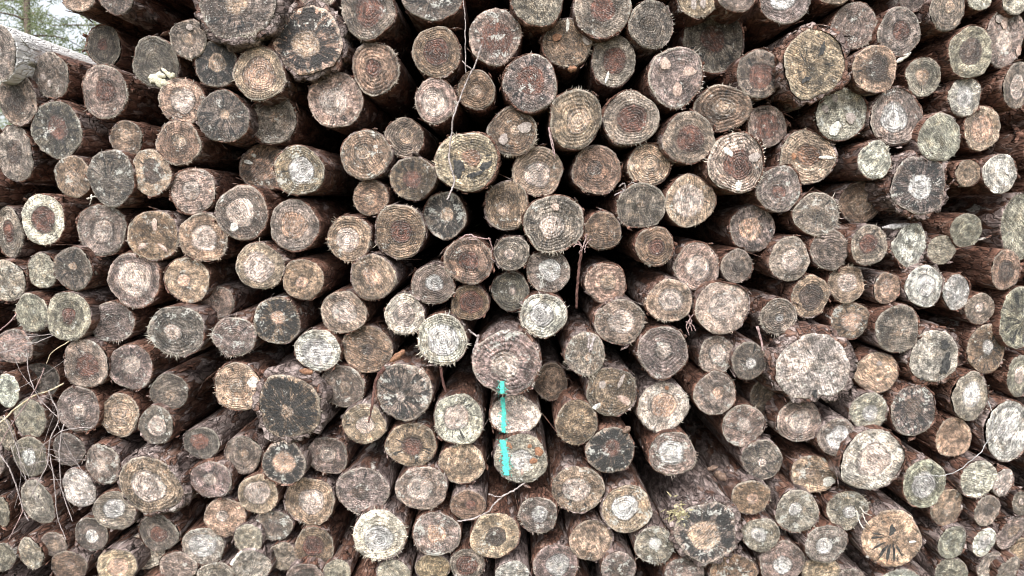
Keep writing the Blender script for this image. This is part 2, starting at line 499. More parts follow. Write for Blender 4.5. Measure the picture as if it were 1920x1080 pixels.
def mat_simple(name, c1, c2, scale=40, rough=.75, dark=None):
    n = NT(name); tc = n.n.new('ShaderNodeTexCoord').outputs['Object']
    a = n.noise(tc, scale, 5, .65); b = n.noise(tc, scale * 4, 3, .7)
    col = n.mix(n.mr(a, .35, .65), c1, c2); col = n.mulv(col, n.mr(b, .35, .65, .65, 1.3))
    return n.done(col, rough, n.bump(n.math('ADD', a, b), .5, .003), .3)

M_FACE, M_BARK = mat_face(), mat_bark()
M_KNOT = mat_simple('knot_wood', (.34, .24, .20), (.52, .41, .35), 70)
M_KNOTD = mat_simple('grey_knot_wood', (.25, .21, .19), (.38, .33, .30), 70)
M_KNOTR = mat_simple('brown_knot_wood', (.20, .10, .06), (.32, .17, .10), 70)
M_KNOTW = mat_simple('white_knot_wood', (.42, .40, .36), (.70, .68, .63), 70)
def mat_paint():
    n = NT('turquoise_paint'); tc = n.n.new('ShaderNodeTexCoord').outputs['Object']; e = n.sep(n.attr('pe'))[0]
    a = n.noise(tc, 260, 4, .7); b = n.noise(tc, 90, 3, .6)
    m = n.done(n.mulv(n.mix(b, (.05, .47, .40), (.14, .66, .56)), n.mr(a, .35, .65, .7, 1.25)), .65, n.bump(a, .5, .002), .3)
    al = n.mr(n.math('ADD', n.math('SUBTRACT', 1.12, e), n.math('MULTIPLY', n.math('SUBTRACT', a, .5), 1.5)), .22, .70, 0., .9)
    tr = n.n.new('ShaderNodeBsdfTransparent'); mx = n.n.new('ShaderNodeMixShader')
    n.put(mx.inputs[0], al); n.t.links.new(tr.outputs[0], mx.inputs[1]); n.t.links.new(n.b.outputs[0], mx.inputs[2]); n.t.links.new(mx.outputs[0], n.out.inputs[0])
    return m
M_PAINT = mat_paint()
M_FUNG = mat_simple('cream_fungus', (.48, .45, .33), (.66, .63, .50), 120, .9)
M_MOSS = mat_simple('dry_moss', (.30, .26, .14), (.52, .47, .30), 120, .95)

# ------------------------------------------------------------------ logs
PAL = dict(b=(.205, .140, .095), g=(.23, .178, .145), d=(.150, .122, .100), t=(.335, .24, .17), p=(.54, .475, .395), w=(.52, .495, .43),
           o=(.40, .295, .20), f=(.38, .35, .29), e=(.29, .262, .20), k=(.34, .25, .20))
HPAL = dict(r=(.135, .060, .042), p=(.50, .39, .325), t=(.35, .245, .17), k=(.085, .058, .045), s=(.52, .49, .46), o=(.46, .29, .20),
            b=(.17, .095, .06), w=(.56, .55, .51), n=(.3, .25, .2), g=(.25, .21, .18))
NSEG = 64
TH = np.linspace(0, 2 * np.pi, NSEG, endpoint=False)
UR = np.array([0, .12, .24, .36, .48, .6, .7, .8, .88, .94, .975, 1.0])
def wob(rs, amps):
    """smooth periodic wobble along the outline"""
    out = np.zeros(NSEG)
    for k, a in amps: out += a * np.sin(k * TH + rs.uniform(0, 6.28)) * rs.uniform(.4, 1.)
    return out

LAST = {}
def onto(V, t):
    """lay points on a cut face that leans by t"""
    V = np.array(V, float); V[:, 1] += V[:, 0] * t[0] + V[:, 2] * t[1]; return V
def face_arrays(rs, ol, z, code, fang, seed):
    """cut face in the log's own axes (x right, z up, facing -y): verts, faces, attributes"""
    sap, heart = np.array(PAL[code[0]]), np.array(HPAL[code[1]] if code[1] != 'n' else PAL[code[0]])
    jit = rs.uniform(.88, 1.12); tint = 1 + rs.uniform(-.05, .05, 3)
    sap, heart = sap * jit * tint * np.array([1., 1., 1.035]), heart * rs.uniform(.9, 1.1) * np.array([.99, .995, 1.02])
    hr = int(code[2]) / 10 * 1.04; stain, white, ring, shag = [int(c) / 10 for c in code[3:7]]
    ring = min(1, ring * 1.5)
    V, U = [], []
    cx, sx = np.cos(TH), np.sin(TH)
    relief = [rs.uniform(-1, 1, 6) for _ in range(3)]
    tilt = rs.uniform(-.12, .12, 2)
    for i, u in enumerate(UR):
        rr = ol * u
        if i == 0: pts = np.zeros((1, 3)); uu = np.zeros((1, 2))
        else:
            pts = np.stack([rr * cx, np.zeros(NSEG), rr * sx], 1); uu = np.stack([u * cx, u * sx], 1)
        x, zz = uu[:, 0], uu[:, 1]
        y = .0016 * np.sin(3 * x + relief[0][0] * 3 + 2 * zz * relief[0][1]) + .0012 * np.sin(7 * zz + relief[1][0] * 3 + 3 * x)
        y += pts[:, 0] * tilt[0] + pts[:, 2] * tilt[1] * .5
        if u > .96: y = y + (u - .96) * .06
        if i == len(UR) - 1: y = y + rs.uniform(-.002, .003, NSEG)
        pts[:, 1] = y; V.append(pts); U.append(uu)
    V = np.concatenate(V); U = np.concatenate(U)
    Fc = [(0, 1 + (j + 1) % NSEG, 1 + j) for j in range(NSEG)]
    for i in range(1, len(UR) - 1):
        a, b = 1 + (i - 1) * NSEG, 1 + i * NSEG
        for j in range(NSEG):
            k = (j + 1) % NSEG; Fc.append((a + j, a + k, b + k, b + j))
    Fc = [tuple(f) for f in Fc]
    # fibres torn at the saw's exit
    if fang is None: fang = rs.uniform(190, 350) if rs.rand() < .8 else rs.uniform(0, 360)
    nb = int(5 + 120 * shag); vs, us, fs = [], [], []; base = len(V)
    rm = float(np.mean(ol))
    for q in range(nb):
        t = rs.uniform(0, 6.283) if rs.rand() < .2 else R(fang if fang is not None else 265) + rs.normal(0, .75)
        tx = rs.normal(0, .16)
        o = np.interp(t % 6.283, np.append(TH, 6.2832), np.append(ol, ol[0]))
        ln = rm * rs.uniform(.03, .11) * (.7 + 1.7 * shag) * (1 + .5 * math.sin(5 * t + seed)) * (1.6 if rs.rand() < .1 else 1); wd = rm * rs.uniform(.009, .024)
        d = np.array([math.cos(t + tx), rs.uniform(-.45, .15), math.sin(t + tx)]); s_ = np.array([-math.sin(t), 0, math.cos(t)])
        p0 = np.array([o * .975 * math.cos(t), 0.0005, o * .975 * math.sin(t)])
        m_ = p0 + d * ln * .55 + s_ * rs.normal(0, wd * .6)
        e_ = p0 + d * ln + s_ * rs.normal(0, wd * 1.4) + np.array([0, rs.uniform(-.3, .3) * ln, 0])
        b0 = base + len(vs)
        nrm = np.array([0, wd * .7, 0])
        vs += [p0 - s_ * wd, p0 + s_ * wd, p0 + nrm, m_ - s_ * wd * .7, m_ + s_ * wd * .7, m_ + nrm, e_]
        fs += [(b0, b0 + 1, b0 + 4, b0 + 3), (b0 + 1, b0 + 2, b0 + 5, b0 + 4), (b0 + 2, b0, b0 + 3, b0 + 5), (b0 + 3, b0 + 4, b0 + 6), (b0 + 4, b0 + 5, b0 + 6), (b0 + 5, b0 + 3, b0 + 6)]
        us += [np.array([math.cos(t), math.sin(t)]) * rs.uniform(.93, 1.03)] * 7
    if vs:
        V = np.concatenate([V, np.array(vs)]); U = np.concatenate([U, np.array(us)]); Fc += fs
    N = len(V)
    V[:, 1] += 0
    off = rs.uniform(-.2, .2, 2)
    ul = np.linalg.norm(U, axis=1, keepdims=True)
    pu = np.zeros((N, 3)); pu[:, :2] = U
    pc = pu.copy(); pc[:, :2] -= off * np.clip(1 - ul, 0, 1)
    pn = pu + np.array([seed * 7.3, seed * 3.1, seed * 5.7])
    one = np.ones((N, 1))
    q2y = rs.uniform(46, 74)
    attrs = dict(pc=('FLOAT_VECTOR', pc), pu=('FLOAT_VECTOR', pu), pn=('FLOAT_VECTOR', pn), cs=('FLOAT_COLOR', one * sap), ch=('FLOAT_COLOR', one * heart),
                 q1=('FLOAT_VECTOR', one * np.array([hr if code[1] != 'n' else 0., stain, white])), q2=('FLOAT_VECTOR', one * np.array([ring, q2y, .35 + .65 * min(1, shag * 1.4)])))
    LAST['t'] = (tilt[0], tilt[1] * .5)
    return V, Fc, attrs

LT = np.array([.0, .004, .012, .03, .06, .10, .15, .22, .32, .45, .62, .85, 1.2, 1.8, 2.6])
def bark_arrays(rs, ol, thick, L, bp, taper):
    """bark sleeve round the log; first ring tucks behind the cut face"""
    n = len(LT); V = []
    cx, sx = np.cos(TH), np.sin(TH)
    rm = float(np.mean(ol))
    th_ = rm * thick
    rimy = wob(rs, [(3, .002), (7, .0016), (13, .0016), (21, .0014)]) + rs.uniform(-.0015, .0015, NSEG) * (1 + 10 * thick)
    V.append(np.stack([ol * .965 * cx, np.full(NSEG, .0045), ol * .965 * sx], 1))
    prev = None
    for i, t in enumerate(LT):
        fl = rs.uniform(-1, 1, NSEG); fl = (fl + np.roll(fl, 1)) * .5
        prev = fl if prev is None else prev * .55 + fl * .6
        rr = ol + th_ * (1 + .45 * wob(rs, [(2, .4), (5, .4), (9, .3)])) + rm * .02 * prev + (.45 * th_ * np.sign(prev) if thick > .06 else 0)
        rr = rr * (1 + taper * t / 2.6)
        if i == 0: rr = ol * 1.0 + (rr - ol) * .75
        y = np.full(NSEG, t * L / 2.6 * (1 if t > .2 else 1)) if t > .05 else np.full(NSEG, t) + rimy * (1 - t / .05) + .003
        V.append(np.stack([rr * cx, y, rr * sx], 1))
    V = np.concatenate(V); Fc = []
    for i in range(n):
        a, b = i * NSEG, (i + 1) * NSEG
        for j in range(NSEG):
            k = (j + 1) % NSEG; Fc.append((a + j, a + k, b + k, b + j))
    c = len(V); V = np.concatenate([V, [[0, V[-1][1], 0]]]); a = n * NSEG
    Fc += [(a + j, a + (j + 1) % NSEG, c) for j in range(NSEG)]
    # loose flakes of bark at the rim
    vs, fs = [], []
    for q in range(int(5 + 90 * thick + rs.randint(0, 6))):
        t = rs.uniform(0, 6.283); o = np.interp(t, np.append(TH, 6.2832), np.append(ol, ol[0])) + th_
        d = np.array([math.cos(t), 0, math.sin(t)]); s_ = np.array([-math.sin(t), 0, math.cos(t)])
        y0 = rs.uniform(.0, .12) ** 1.2; big_ = rs.rand() < .18; w_ = rs.uniform(.003, .009) * (1.5 if big_ else 1); l_ = rs.uniform(.008, .03) * (2.2 if big_ else 1); lift = rs.uniform(.001, .007)
        p = d * (o - .0015) + np.array([0, y0, 0]); ax = np.array([0, 1, 0]) * rs.choice([-1, 1]) + s_ * rs.normal(0, .5)
        b0 = c + 1 + len(vs); e = p + ax * l_ + d * lift
        if e[1] < -.004: e[1] = -.004
        for base_ in (0, .0012):
            vs += [p - s_ * w_ + d * base_, p + s_ * w_ + d * base_, e + s_ * w_ * rs.uniform(.2, 1) + d * base_, e - s_ * w_ * rs.uniform(.2, 1) + d * base_]
        fs += [(b0, b0 + 1, b0 + 2, b0 + 3), (b0 + 7, b0 + 6, b0 + 5, b0 + 4)] + [(b0 + i_, b0 + 4 + i_, b0 + 4 + (i_ + 1) % 4, b0 + (i_ + 1) % 4) for i_ in range(4)]
    if vs: V = np.concatenate([V, np.array(vs)]); Fc += fs
    return V, Fc, dict(bp=('FLOAT_VECTOR', np.ones((len(V), 1)) * np.array(bp)))

COLW = dict(b='brown', g='grey-brown', d='dark grey', t='tan', p='cream', w='whitish', o='orange-tan', e='greenish-grey', f='pale grey', k='pinkish-brown')
HEARTW = dict(r='reddish heart', p='pale heart', t='tan heart', k='dark heart', s='silvery heart', o='orange heart', b='brown heart', w='white heart', g='grey heart')
LOGS = []
for ln in DATA.strip().split('\n'):
    if ln.startswith('#') or not ln.strip(): continue
    parts = [p.strip() for p in ln.split('|')]; t = parts[0].split()
    d = dict(x=float(t[0]), y=float(t[1]), rx=float(t[2]), ry=float(t[3]), code=t[4], look=parts[1] if len(parts) > 1 else None, mark=parts[2] if len(parts) > 2 else None, z=None, a=0., f=None, K=False, W=False)
    for fl in t[5:]:
        if fl == 'K': d['K'] = True
        elif fl == 'W': d['W'] = True
        else: d[fl[0]] = float(fl[1:])
    LOGS.append(d)

def make_labels():
    marks = [d for d in LOGS if d['mark']]
    dirs = ['right of', 'above-right of', 'above', 'above-left of', 'left of', 'below-left of', 'below', 'below-right of']
    ordw = ['', 'second ', 'third ', 'fourth ', 'fifth ', 'sixth ']
    cnt = {}
    plain = [d for d in LOGS if not d['look']]
    def rel(d, m):
        dx, dy = d['x'] - m['x'], m['y'] - d['y']
        return int(((math.degrees(math.atan2(dy, dx)) + 22.5) % 360) // 45), math.hypot(dx, dy)
    # the rank of every log, seen from every landmark, within each of the eight directions
    for d in plain:
        best = None
        for m in marks:
            k, dist = rel(d, m)
            rank = sum(1 for o in LOGS if o is not d and o is not m and rel(o, m)[0] == k and rel(o, m)[1] < dist)
            sc = dist + rank * 120
            if best is None or sc < best[0]: best = (sc, m, k, rank)
        _, m, k, rank = best
        rm = (d['rx'] + d['ry']) / 2; c = d['code']
        if c[1] != 'n': ht = HEARTW[c[1]]
        elif int(c[3]) >= 4: ht = 'black stains'
        elif int(c[4]) >= 4: ht = 'white flecks'
        elif int(c[6]) >= 4: ht = 'fringed edge'
        elif int(c[5]) >= 3: ht = 'growth rings'
        else: ht = 'dull face'
        sz = 'large ' if rm > 50 else 'small ' if rm < 33 else ''
        lab = sz + COLW[c[0]] + ' log with ' + ht + ', ' + ordw[rank] + dirs[k] + ' the ' + m['mark']
        d['label'] = lab
    for d in LOGS:
        if d['look']: d['label'] = d['look']
make_labels()
_seen = {}
for d in LOGS:
    if d['label'] in _seen or not 4 <= len(d['label'].split()) <= 16: print('LABEL?', d['label'])
    _seen[d['label']] = 1

# knots: (x, y) of the log -> [dx, dy, a, b, angle, material] in pixels
KN = {(1268, 144): [(-22, 23, 9, 12, 20, 'p'), (24, 10, 13, 8, 10, 'p'), (3, -23, 8, 14, 0, 'p')],
      (1381, 305): [(-17, 20, 11, 6, -35, 'w'), (34, 10, 12, 8, 10, 'g'), (5, -43, 6, 10, 0, 'w')],
      (287, 442): [(5, 21, 5, 12, -8, 'p'), (-22, -20, 10, 5, 40, 'p'), (17, -22, 11, 4, -45, 'p')],
      (1578, 213): [(-12, -28, 9, 15, -25, 'w'), (18, -8, 10, 10, 0, 'g'), (-16, 28, 6, 8, 20, 'g'), (-34, 8, 7, 7, 0, 'g')],
      (1147, 735): [(-18, 15, 6, 8, 0, 'g'), (17, 21, 4, 14, -25, 'g'), (24, -16, 14, 7, -30, 'p'), (-28, -27, 8, 5, 35, 'w')],
      (976, 860): [(-21, 26, 4, 7, 35, 'r'), (24, -3, 7, 6, 0, 'r'), (34, 15, 8, 9, 0, 'r'), (3, -25, 3, 6, 0, 'p'), (17, 25, 4, 4, 0, 'r')],
      (961, 247): [(23, 8, 13, 10, 0, 'g'), (-17, -14, 8, 11, 0, 'g')],
      (95, 142): [(-15, -3, 7, 5, 0, 'g'), (-3, -14, 4, 7, -10, 'g')],
      (1039, 420): [(2, 32, 7, 7, 0, 'p')],
      (353, 73): [(4, 21, 6, 6, 0, 'g')],
      (1308, -3): [(-7, -10, 6, 10, 10, 'g'), (10, -10, 6, 8, 20, 'g')],
      (1064, 80): [(36, 5, 8, 11, 20, 'g'), (-20, 10, 8, 7, 0, 'r'), (0, 32, 3, 12, 0, 'w')],
      (1884, 70): [(-14, 33, 8, 7, 0, 'g'), (-4, 26, 6, 12, 10, 'p'), (28, -24, 5, 9, 0, 'p')],
      (1243, 764): [(6, 38, 4, 4, 0, 'r')],
      (1150, 114): [(-11, -30, 3, 11, -12, 'w')],
      (1514, 295): [(38, 0, 18, 3, -3, 'w'), (-27, 2, 5, 6, 0, 'r')],
      (1644, 699): [(3, 18, 5, 5, 0, 'g')],
      (446, 726): [(30, 10, 11, 10, 0, 'w')],
      (453, 399): [(-15, -27, 8, 8, 20, 'w')],
      (495, 315): [(-29, 11, 8, 4, -15, 'w'), (-18, 23, 5, 3, -35, 'w')],
      (1525, 890): [(29, -13, 12, 9, 35, 'w')],
      (1671, 1010): [(0, 17, 6, 10, 10, 'm'), (-14, -26, 2.5, 17, -25, 'm'), (-4, -28, 2.6, 18, -5, 'm'), (6, -27, 2.4, 17, 8, 'm'), (-22, -14, 2, 14, -58, 'm'), (-27, 2, 1.8, 13, -80, 'm'), (-26, 9, 1.5, 11, -100, 'm'), (15, -22, 1.6, 13, 32, 'm'), (37, -4, 6, 3, 10, 'w')],
      (1752, 669): [(22, -14, 9, 19, -12, 'm'), (17, 23, 9, 8, -30, 'm'), (-20, -43, 3, 3, 0, 'm')],
      (1526, 689): [(4, -50, 6, 7, 0, 'm')],
      (1527, 119): [(14, 26, 5, 12, -25, 'm'), (-16, -30, 9, 5, 25, 'm')],
      (876, 303): [(-16, -12, 11, 15, 20, 'm'), (33, -8, 12, 8, 35, 'm'), (14, -24, 14, 5, 20, 'm')]}
M_MOULD = mat_simple('black_mould', (.022, .022, .024), (.085, .082, .078), 140)
M_LICH = mat_simple('white_bloom', (.40, .42, .40), (.72, .74, .72), 170)
KM = dict(m=M_MOULD, v=M_LICH, p=M_KNOT, w=M_KNOTW, g=M_KNOTD, r=M_KNOTR)

def blob(cx, cz, a, b, ang, y, rs, n=22, jag=.1, thick=.0012):
    """thin lens-shaped patch lying on a cut face"""
    V = [[cx, y - thick, cz]]; t = np.linspace(0, 6.2832, n, endpoint=False)
    ca_, sa_ = math.cos(ang), math.sin(ang); out = []
    ph = rs.uniform(0, 6.28, 4)
    for s_, yy in ((.7, y - thick * .9), (1, y + .0015)):
        for q in t:
            k = s_ * (1 + jag * (.8 * math.sin(2 * q + ph[0]) + .7 * math.sin(3 * q + ph[1]) + .5 * math.sin(5 * q + ph[2]) + .3 * math.sin(8 * q + ph[3])) + rs.uniform(-.04, .04)); px, pz = a * k * math.cos(q), b * k * math.sin(q)
            V.append([cx + px * ca_ - pz * sa_, yy, cz + px * sa_ + pz * ca_])
    Fc = [(0, 1 + (j + 1) % n, 1 + j) for j in range(n)] + [(1 + j, 1 + (j + 1) % n, 1 + n + (j + 1) % n, 1 + n + j) for j in range(n)]
    return V, Fc

def outline(rs, rx, ry, rot, rough=1.):
    c, s_ = np.cos(TH - rot), np.sin(TH - rot)
    ol = 1 / np.sqrt((c / rx) ** 2 + (s_ / ry) ** 2)
    return ol * (1 + rough * wob(rs, [(2, .026), (3, .032), (4, .022), (5, .018), (7, .010), (11, .008), (17, .007)]) + rs.uniform(-.008, .008, NSEG))

def log_parts(d, seed):
    rs = np.random.RandomState(seed)
    y0 = d['z'] / 100 if d['z'] is not None else rs.uniform(-.02, .025)
    P, mpp = at(d['x'], d['y'], y0)
    thick = .13 if d['K'] else rs.uniform(.012, .04)
    k = 1.0 if d['K'] else 1.03
    ol = outline(rs, d['rx'] * mpp * k, d['ry'] * mpp * k, R(d['a']), 1.5 if d['K'] else 1.)
    ol = ol / (1.0 + (thick * .5 if not d['K'] else 0))
    below = (d['y'] - 385) / 700
    grey = np.clip(rs.uniform(.1, .6) + .25 * max(0, below) + (.35 if d['K'] else 0), 0, 1)
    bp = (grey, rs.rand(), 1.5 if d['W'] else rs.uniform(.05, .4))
    fv = face_arrays(rs, ol, 0, d['code'], d['f'], seed)
    d['t'] = LAST['t']
    bv = bark_arrays(rs, ol, thick, rs.uniform(2.5, 2.9), bp, rs.uniform(-.05, .12))
    rot = (rs.uniform(-.012, .012), 0, rs.uniform(-.014, .014))
    return P, mpp, ol, fv, bv, rot, rs

LOGOBJ = {}
for i, d in enumerate(LOGS):
    P, mpp, ol, fv, bv, rot, rs = log_parts(d, 100 + i)
    root = empty('log', P, rot); tag(root, d['label'], 'log', 'logs stacked in the pile')
    d['obj'] = root; d['P'] = P; d['mpp'] = mpp
    mesh_obj('bark', bv[0], bv[1], M_BARK, root, attrs=bv[2])
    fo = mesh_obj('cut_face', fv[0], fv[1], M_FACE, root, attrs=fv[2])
    LOGOBJ[(int(d['x']), int(d['y']))] = d
    for (dx, dy, a, b, an, mk) in KN.get((int(d['x']), int(d['y'])), []):
        V, Fc = blob(dx * mpp, dy * mpp, a * mpp, b * mpp, R(an), -.0035, rs, 40, .22 if mk in 'mv' else .1, -.0012 if mk in 'mv' else -.0006)
        mesh_obj('mould_patch' if mk == 'm' else 'white_bloom' if mk == 'v' else 'knot', onto(V, d['t']), Fc, KM[mk], root)

# ---- turquoise stripe, a mark on each of three logs
def stripe(key, pts, w, fuzz=1.):
    d = LOGOBJ[key]; rs = np.random.RandomState(5); mpp = d['mpp']
    V, Fc, E = [], [], []; n = 40; w *= 1.08
    pts = np.array(pts, float)
    t = np.linspace(0, 1, len(pts)); tt = np.linspace(0, 1, n)
    xs, ys = np.interp(tt, t, pts[:, 0]), np.interp(tt, t, pts[:, 1])
    for q in range(n):
        e = min(1, 9 * tt[q] + .75, 9 * (1 - tt[q]) + .8)
        l, r_ = w * e * (1 + rs.uniform(-.25, .3) * fuzz), w * e * (1 + rs.uniform(-.25, .3) * fuzz)
        for k, yy, ee in ((-l, -.0032, 1.), (-l * .45, -.0042, .2), (r_ * .45, -.0042, .2), (r_, -.0032, 1.)):
            E.append(max(ee, 1 - min(tt[q], 1 - tt[q]) * 14))
            V.append([(xs[q] + k - d['x']) * mpp, yy, -(ys[q] - d['y']) * mpp])
    for q in range(n - 1):
        for k in range(3):
            a = q * 4 + k; Fc.append((a, a + 1, a + 5, a + 4))
    for q in range(34):                                          # overspray flecks
        j = rs.randint(n); s_ = rs.choice([-1, 1]); x = xs[j] + s_ * (w + abs(rs.normal(0, 2.2))); y = ys[j] + rs.uniform(-2, 2); r_ = rs.uniform(.5, 1.2)
        b0 = len(V)
        for q2 in range(5): E.append(.3); V.append([(x + r_ * math.cos(q2 * 1.257) - d['x']) * mpp, -.0035, -(y + r_ * math.sin(q2 * 1.257) - d['y']) * mpp])
        Fc.append(tuple(range(b0, b0 + 5)))
    mesh_obj('paint_mark', onto(V, d['t']), Fc, M_PAINT, d['obj'], attrs=dict(pe=('FLOAT_VECTOR', np.array(E)[:, None] * np.ones((1, 3)))))
stripe((951, 680), [(942, 714), (941, 726), (942, 740)], 5.0)
stripe((964, 778), [(942, 743), (944, 760), (944, 790), (944, 813)], 4.9)
stripe((976, 860), [(942, 822), (946, 845), (949, 872), (950, 893)], 7.0, 1.3)

# cream fungus, mossy tuft, side branch
d = LOGOBJ[(291, 117)]; rs = np.random.RandomState(3); V, Fc = [], []
for (x, y, a, b, an) in [(293, 149, 16, 12, 0), (306, 155, 9, 8, 0), (314, 138, 5, 12, 40), (284, 146, 8, 6, 0), (324, 142, 5, 5, 0), (300, 141, 9, 6, 20)]:
    v, f = blob((x - d['x']) * d['mpp'], -(y - d['y']) * d['mpp'], a * d['mpp'], b * d['mpp'], R(an), -.004, rs, 22, .25, .004)
    b0 = len(V); V += v; Fc += [tuple(q + b0 for q in t) for t in f]
mesh_obj('fungus', onto(V, d['t']), Fc, M_FUNG, d['obj'])
d = LOGOBJ[(1326, 998)]; V, Fc = [], []
for q in range(90):
    x, y = rs.normal(1272, 9), rs.normal(962, 12); l = rs.uniform(5, 14); an = rs.uniform(0, 6.28); w_ = rs.uniform(.8, 1.8)
    p = np.array([(x - d['x']) * d['mpp'], rs.uniform(-.012, .02), -(y - d['y']) * d['mpp']]); m_ = d['mpp']
    e = p + np.array([math.cos(an), rs.uniform(-.7, .3), math.sin(an)]) * l * m_; s_ = np.array([-math.sin(an), .3, math.cos(an)]) * w_ * m_
    b0 = len(V); V += [p - s_, p + s_, (p + e) / 2 + s_ * .8, e, (p + e) / 2 - s_ * .8]; Fc += [(b0, b0 + 1, b0 + 2, b0 + 3, b0 + 4)]
mesh_obj('moss_tuft', V, Fc, M_MOSS, d['obj'])
d = LOGOBJ[(1834, 899)]; m_ = d['mpp']; rs = np.random.RandomState(77)
ol = outline(rs, 20 * m_, 28 * m_, R(-15)); fv = face_arrays(rs, ol, 0, 'pn00112', 265, 77); off = np.array([50 * m_, .004, -8 * m_])
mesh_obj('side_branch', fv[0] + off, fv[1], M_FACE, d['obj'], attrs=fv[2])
bv = bark_arrays(rs, ol, .03, .5, (.5, .5, .3), -.3); mesh_obj('side_branch_bark', bv[0] + off, bv[1], M_BARK, d['obj'], attrs=bv[2])

# ---- the rest of the pile, beyond what the photograph shows
def rest():
    rs = np.random.RandomState(21); placed = [(d['x'], d['y'], (d['rx'] + d['ry']) / 2) for d in LOGS]; new = []
    cand = []
    for j, y in enumerate(np.arange(-330, 1480, 86)):
        for x in np.arange(-640, 2600, 98): cand.append((x + (j % 2) * 49 + rs.uniform(-8, 8), y + rs.uniform(-8, 8)))
    for (x, y) in cand:
        r_ = rs.uniform(39, 50)
        if -r_ + 4 < x < 1920 + r_ - 4 and -r_ + 4 < y < 1080 + r_ - 4: continue
        if x < 165 and y < 40 + max(0, -x) * .25 + 140: continue
        if x < 260 and y < -60 - (x - 165) * .6 and y < -60: continue
        ok = True
        for (a, b, c) in placed:
            dd = math.hypot(a - x, b - y)
            if dd < (c + r_) * .93:
                r_ = dd / .93 - c
                if r_ < 24: ok = False; break
        if ok: placed.append((x, y, r_)); new.append((x, y, r_))
    AV, AF, AM = [], [], []; at_ = {}
    base = 0
    codes = ['gr41331', 'gp42422', 'tn01221', 'es51321', 'bt41231', 'dt34410', 'gn02321']
    for i, (x, y, r_) in enumerate(new):
        d = dict(x=x, y=y, rx=r_, ry=r_, code=codes[rs.randint(len(codes))], z=None, a=0., f=None, K=False, W=False)
        P, mpp, ol, fv, bv, rot, _ = log_parts(d, 5000 + i)
        for (V, Fc, at2), mi in ((fv, 0), (bv, 1)):
            N = len(V); AV.append(V + np.array(P)); AF += [tuple(q + base for q in f) for f in Fc]; AM += [mi] * len(Fc); base += N
            for k in ('pc', 'pu', 'pn', 'q1', 'q2', 'bp', 'cs', 'ch'):
                at_.setdefault(k, []).append(at2[k][1] if k in at2 else np.zeros((N, 3)))
    kinds = dict(cs='FLOAT_COLOR', ch='FLOAT_COLOR')
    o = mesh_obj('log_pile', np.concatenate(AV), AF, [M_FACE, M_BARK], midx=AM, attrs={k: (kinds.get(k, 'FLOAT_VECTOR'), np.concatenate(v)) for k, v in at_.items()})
    tag(o, 'remaining logs of the pile round its cut off edges', 'log pile'); o['kind'] = 'stuff'
    print('rest of pile', len(new))
rest()

# ------------------------------------------------------------------ stems, strips and leaves caught in the pile
M_STEM = mat_simple('dry_stem', (.27, .23, .22), (.43, .38, .37), 60)
M_STRAW = mat_simple('dry_straw', (.42, .34, .22), (.60, .52, .38), 60)
M_THREAD = mat_simple('grey_thread', (.36, .36, .36), (.5, .5, .5), 60)
M_STRIP = mat_simple('bark_strip', (.07, .032, .026), (.15, .08, .065), 60)
M_PINK = mat_simple('pink_bark_strip', (.30, .20, .19), (.42, .31, .30), 60)
M_LEAF = mat_simple('dead_leaf', (.15, .075, .045), (.28, .15, .09), 60)
M_BROWN = mat_simple('brown_flake', (.11, .07, .05), (.20, .14, .11), 60)
M_CHIP = mat_simple('wood_chip', (.6, .55, .48), (.78, .74, .66), 60)

def spline(P, per=7):
    P = [np.array(p, float) for p in P]; out = []
    for i in range(len(P) - 1):
        p0, p1, p2, p3 = P[max(i - 1, 0)], P[i], P[i + 1], P[min(i + 2, len(P) - 1)]
        for t in np.linspace(0, 1, per, endpoint=False):
            out.append(.5 * ((2 * p1) + (-p0 + p2) * t + (2 * p0 - 5 * p1 + 4 * p2 - p3) * t * t + (-p0 + 3 * p1 - 3 * p2 + p3) * t ** 3))
    out.append(P[-1]); return out
def tube(V, Fc, pts, r0, r1, rs, n=6, flat=1.):
    b0 = len(V); m = len(pts)
    for i, p in enumerate(pts):
        a = pts[min(i + 1, m - 1)] - pts[max(i - 1, 0)]; a = a / (np.linalg.norm(a) + 1e-9)
        s_ = np.cross(a, [0, 1, .01]); s_ /= np.linalg.norm(s_) + 1e-9; u = np.cross(s_, a)
        r_ = (r0 + (r1 - r0) * i / (m - 1)) * rs.uniform(.85, 1.15)
        for k in range(n):
            q = 6.2832 * k / n; V.append(p + s_ * math.cos(q) * r_ + u * math.sin(q) * r_ * flat)
    for i in range(m - 1):
        for k in range(n):
            a, b = b0 + i * n, b0 + (i + 1) * n; Fc.append((a + k, a + (k + 1) % n, b + (k + 1) % n, b + k))
    Fc.append(tuple(b0 + k for k in range(n))[::-1]); Fc.append(tuple(b0 + (m - 1) * n + k for k in range(n)))
def stem(name, label, cat, lines, r_px, mat, y=-.045, flat=1., tip=.55, group=None, wig=1.):
    rs = np.random.RandomState(abs(hash_(label)) % 9999); V, Fc = [], []
    for li, pts in enumerate(lines):
        P = []
        for j, p in enumerate(pts):
            yy = p[2] if len(p) > 2 else y + rs.uniform(-.006, .006)
            q, mpp = at(p[0], p[1], yy); P.append(np.array(q))
        pts_ = spline(P); pts_ = [p + rs.normal(0, .0007 * wig, 3) for p in pts_]
        k = 1 if li == 0 else .7
        tube(V, Fc, pts_, r_px * mpp * k, r_px * mpp * tip * k, rs, flat=flat)
    o = mesh_obj(name, np.array(V), Fc, mat); return tag(o, label, cat, group)
def hash_(s): 
    h = 7
    for c in s: h = (h * 31 + ord(c)) % 1000003
    return h

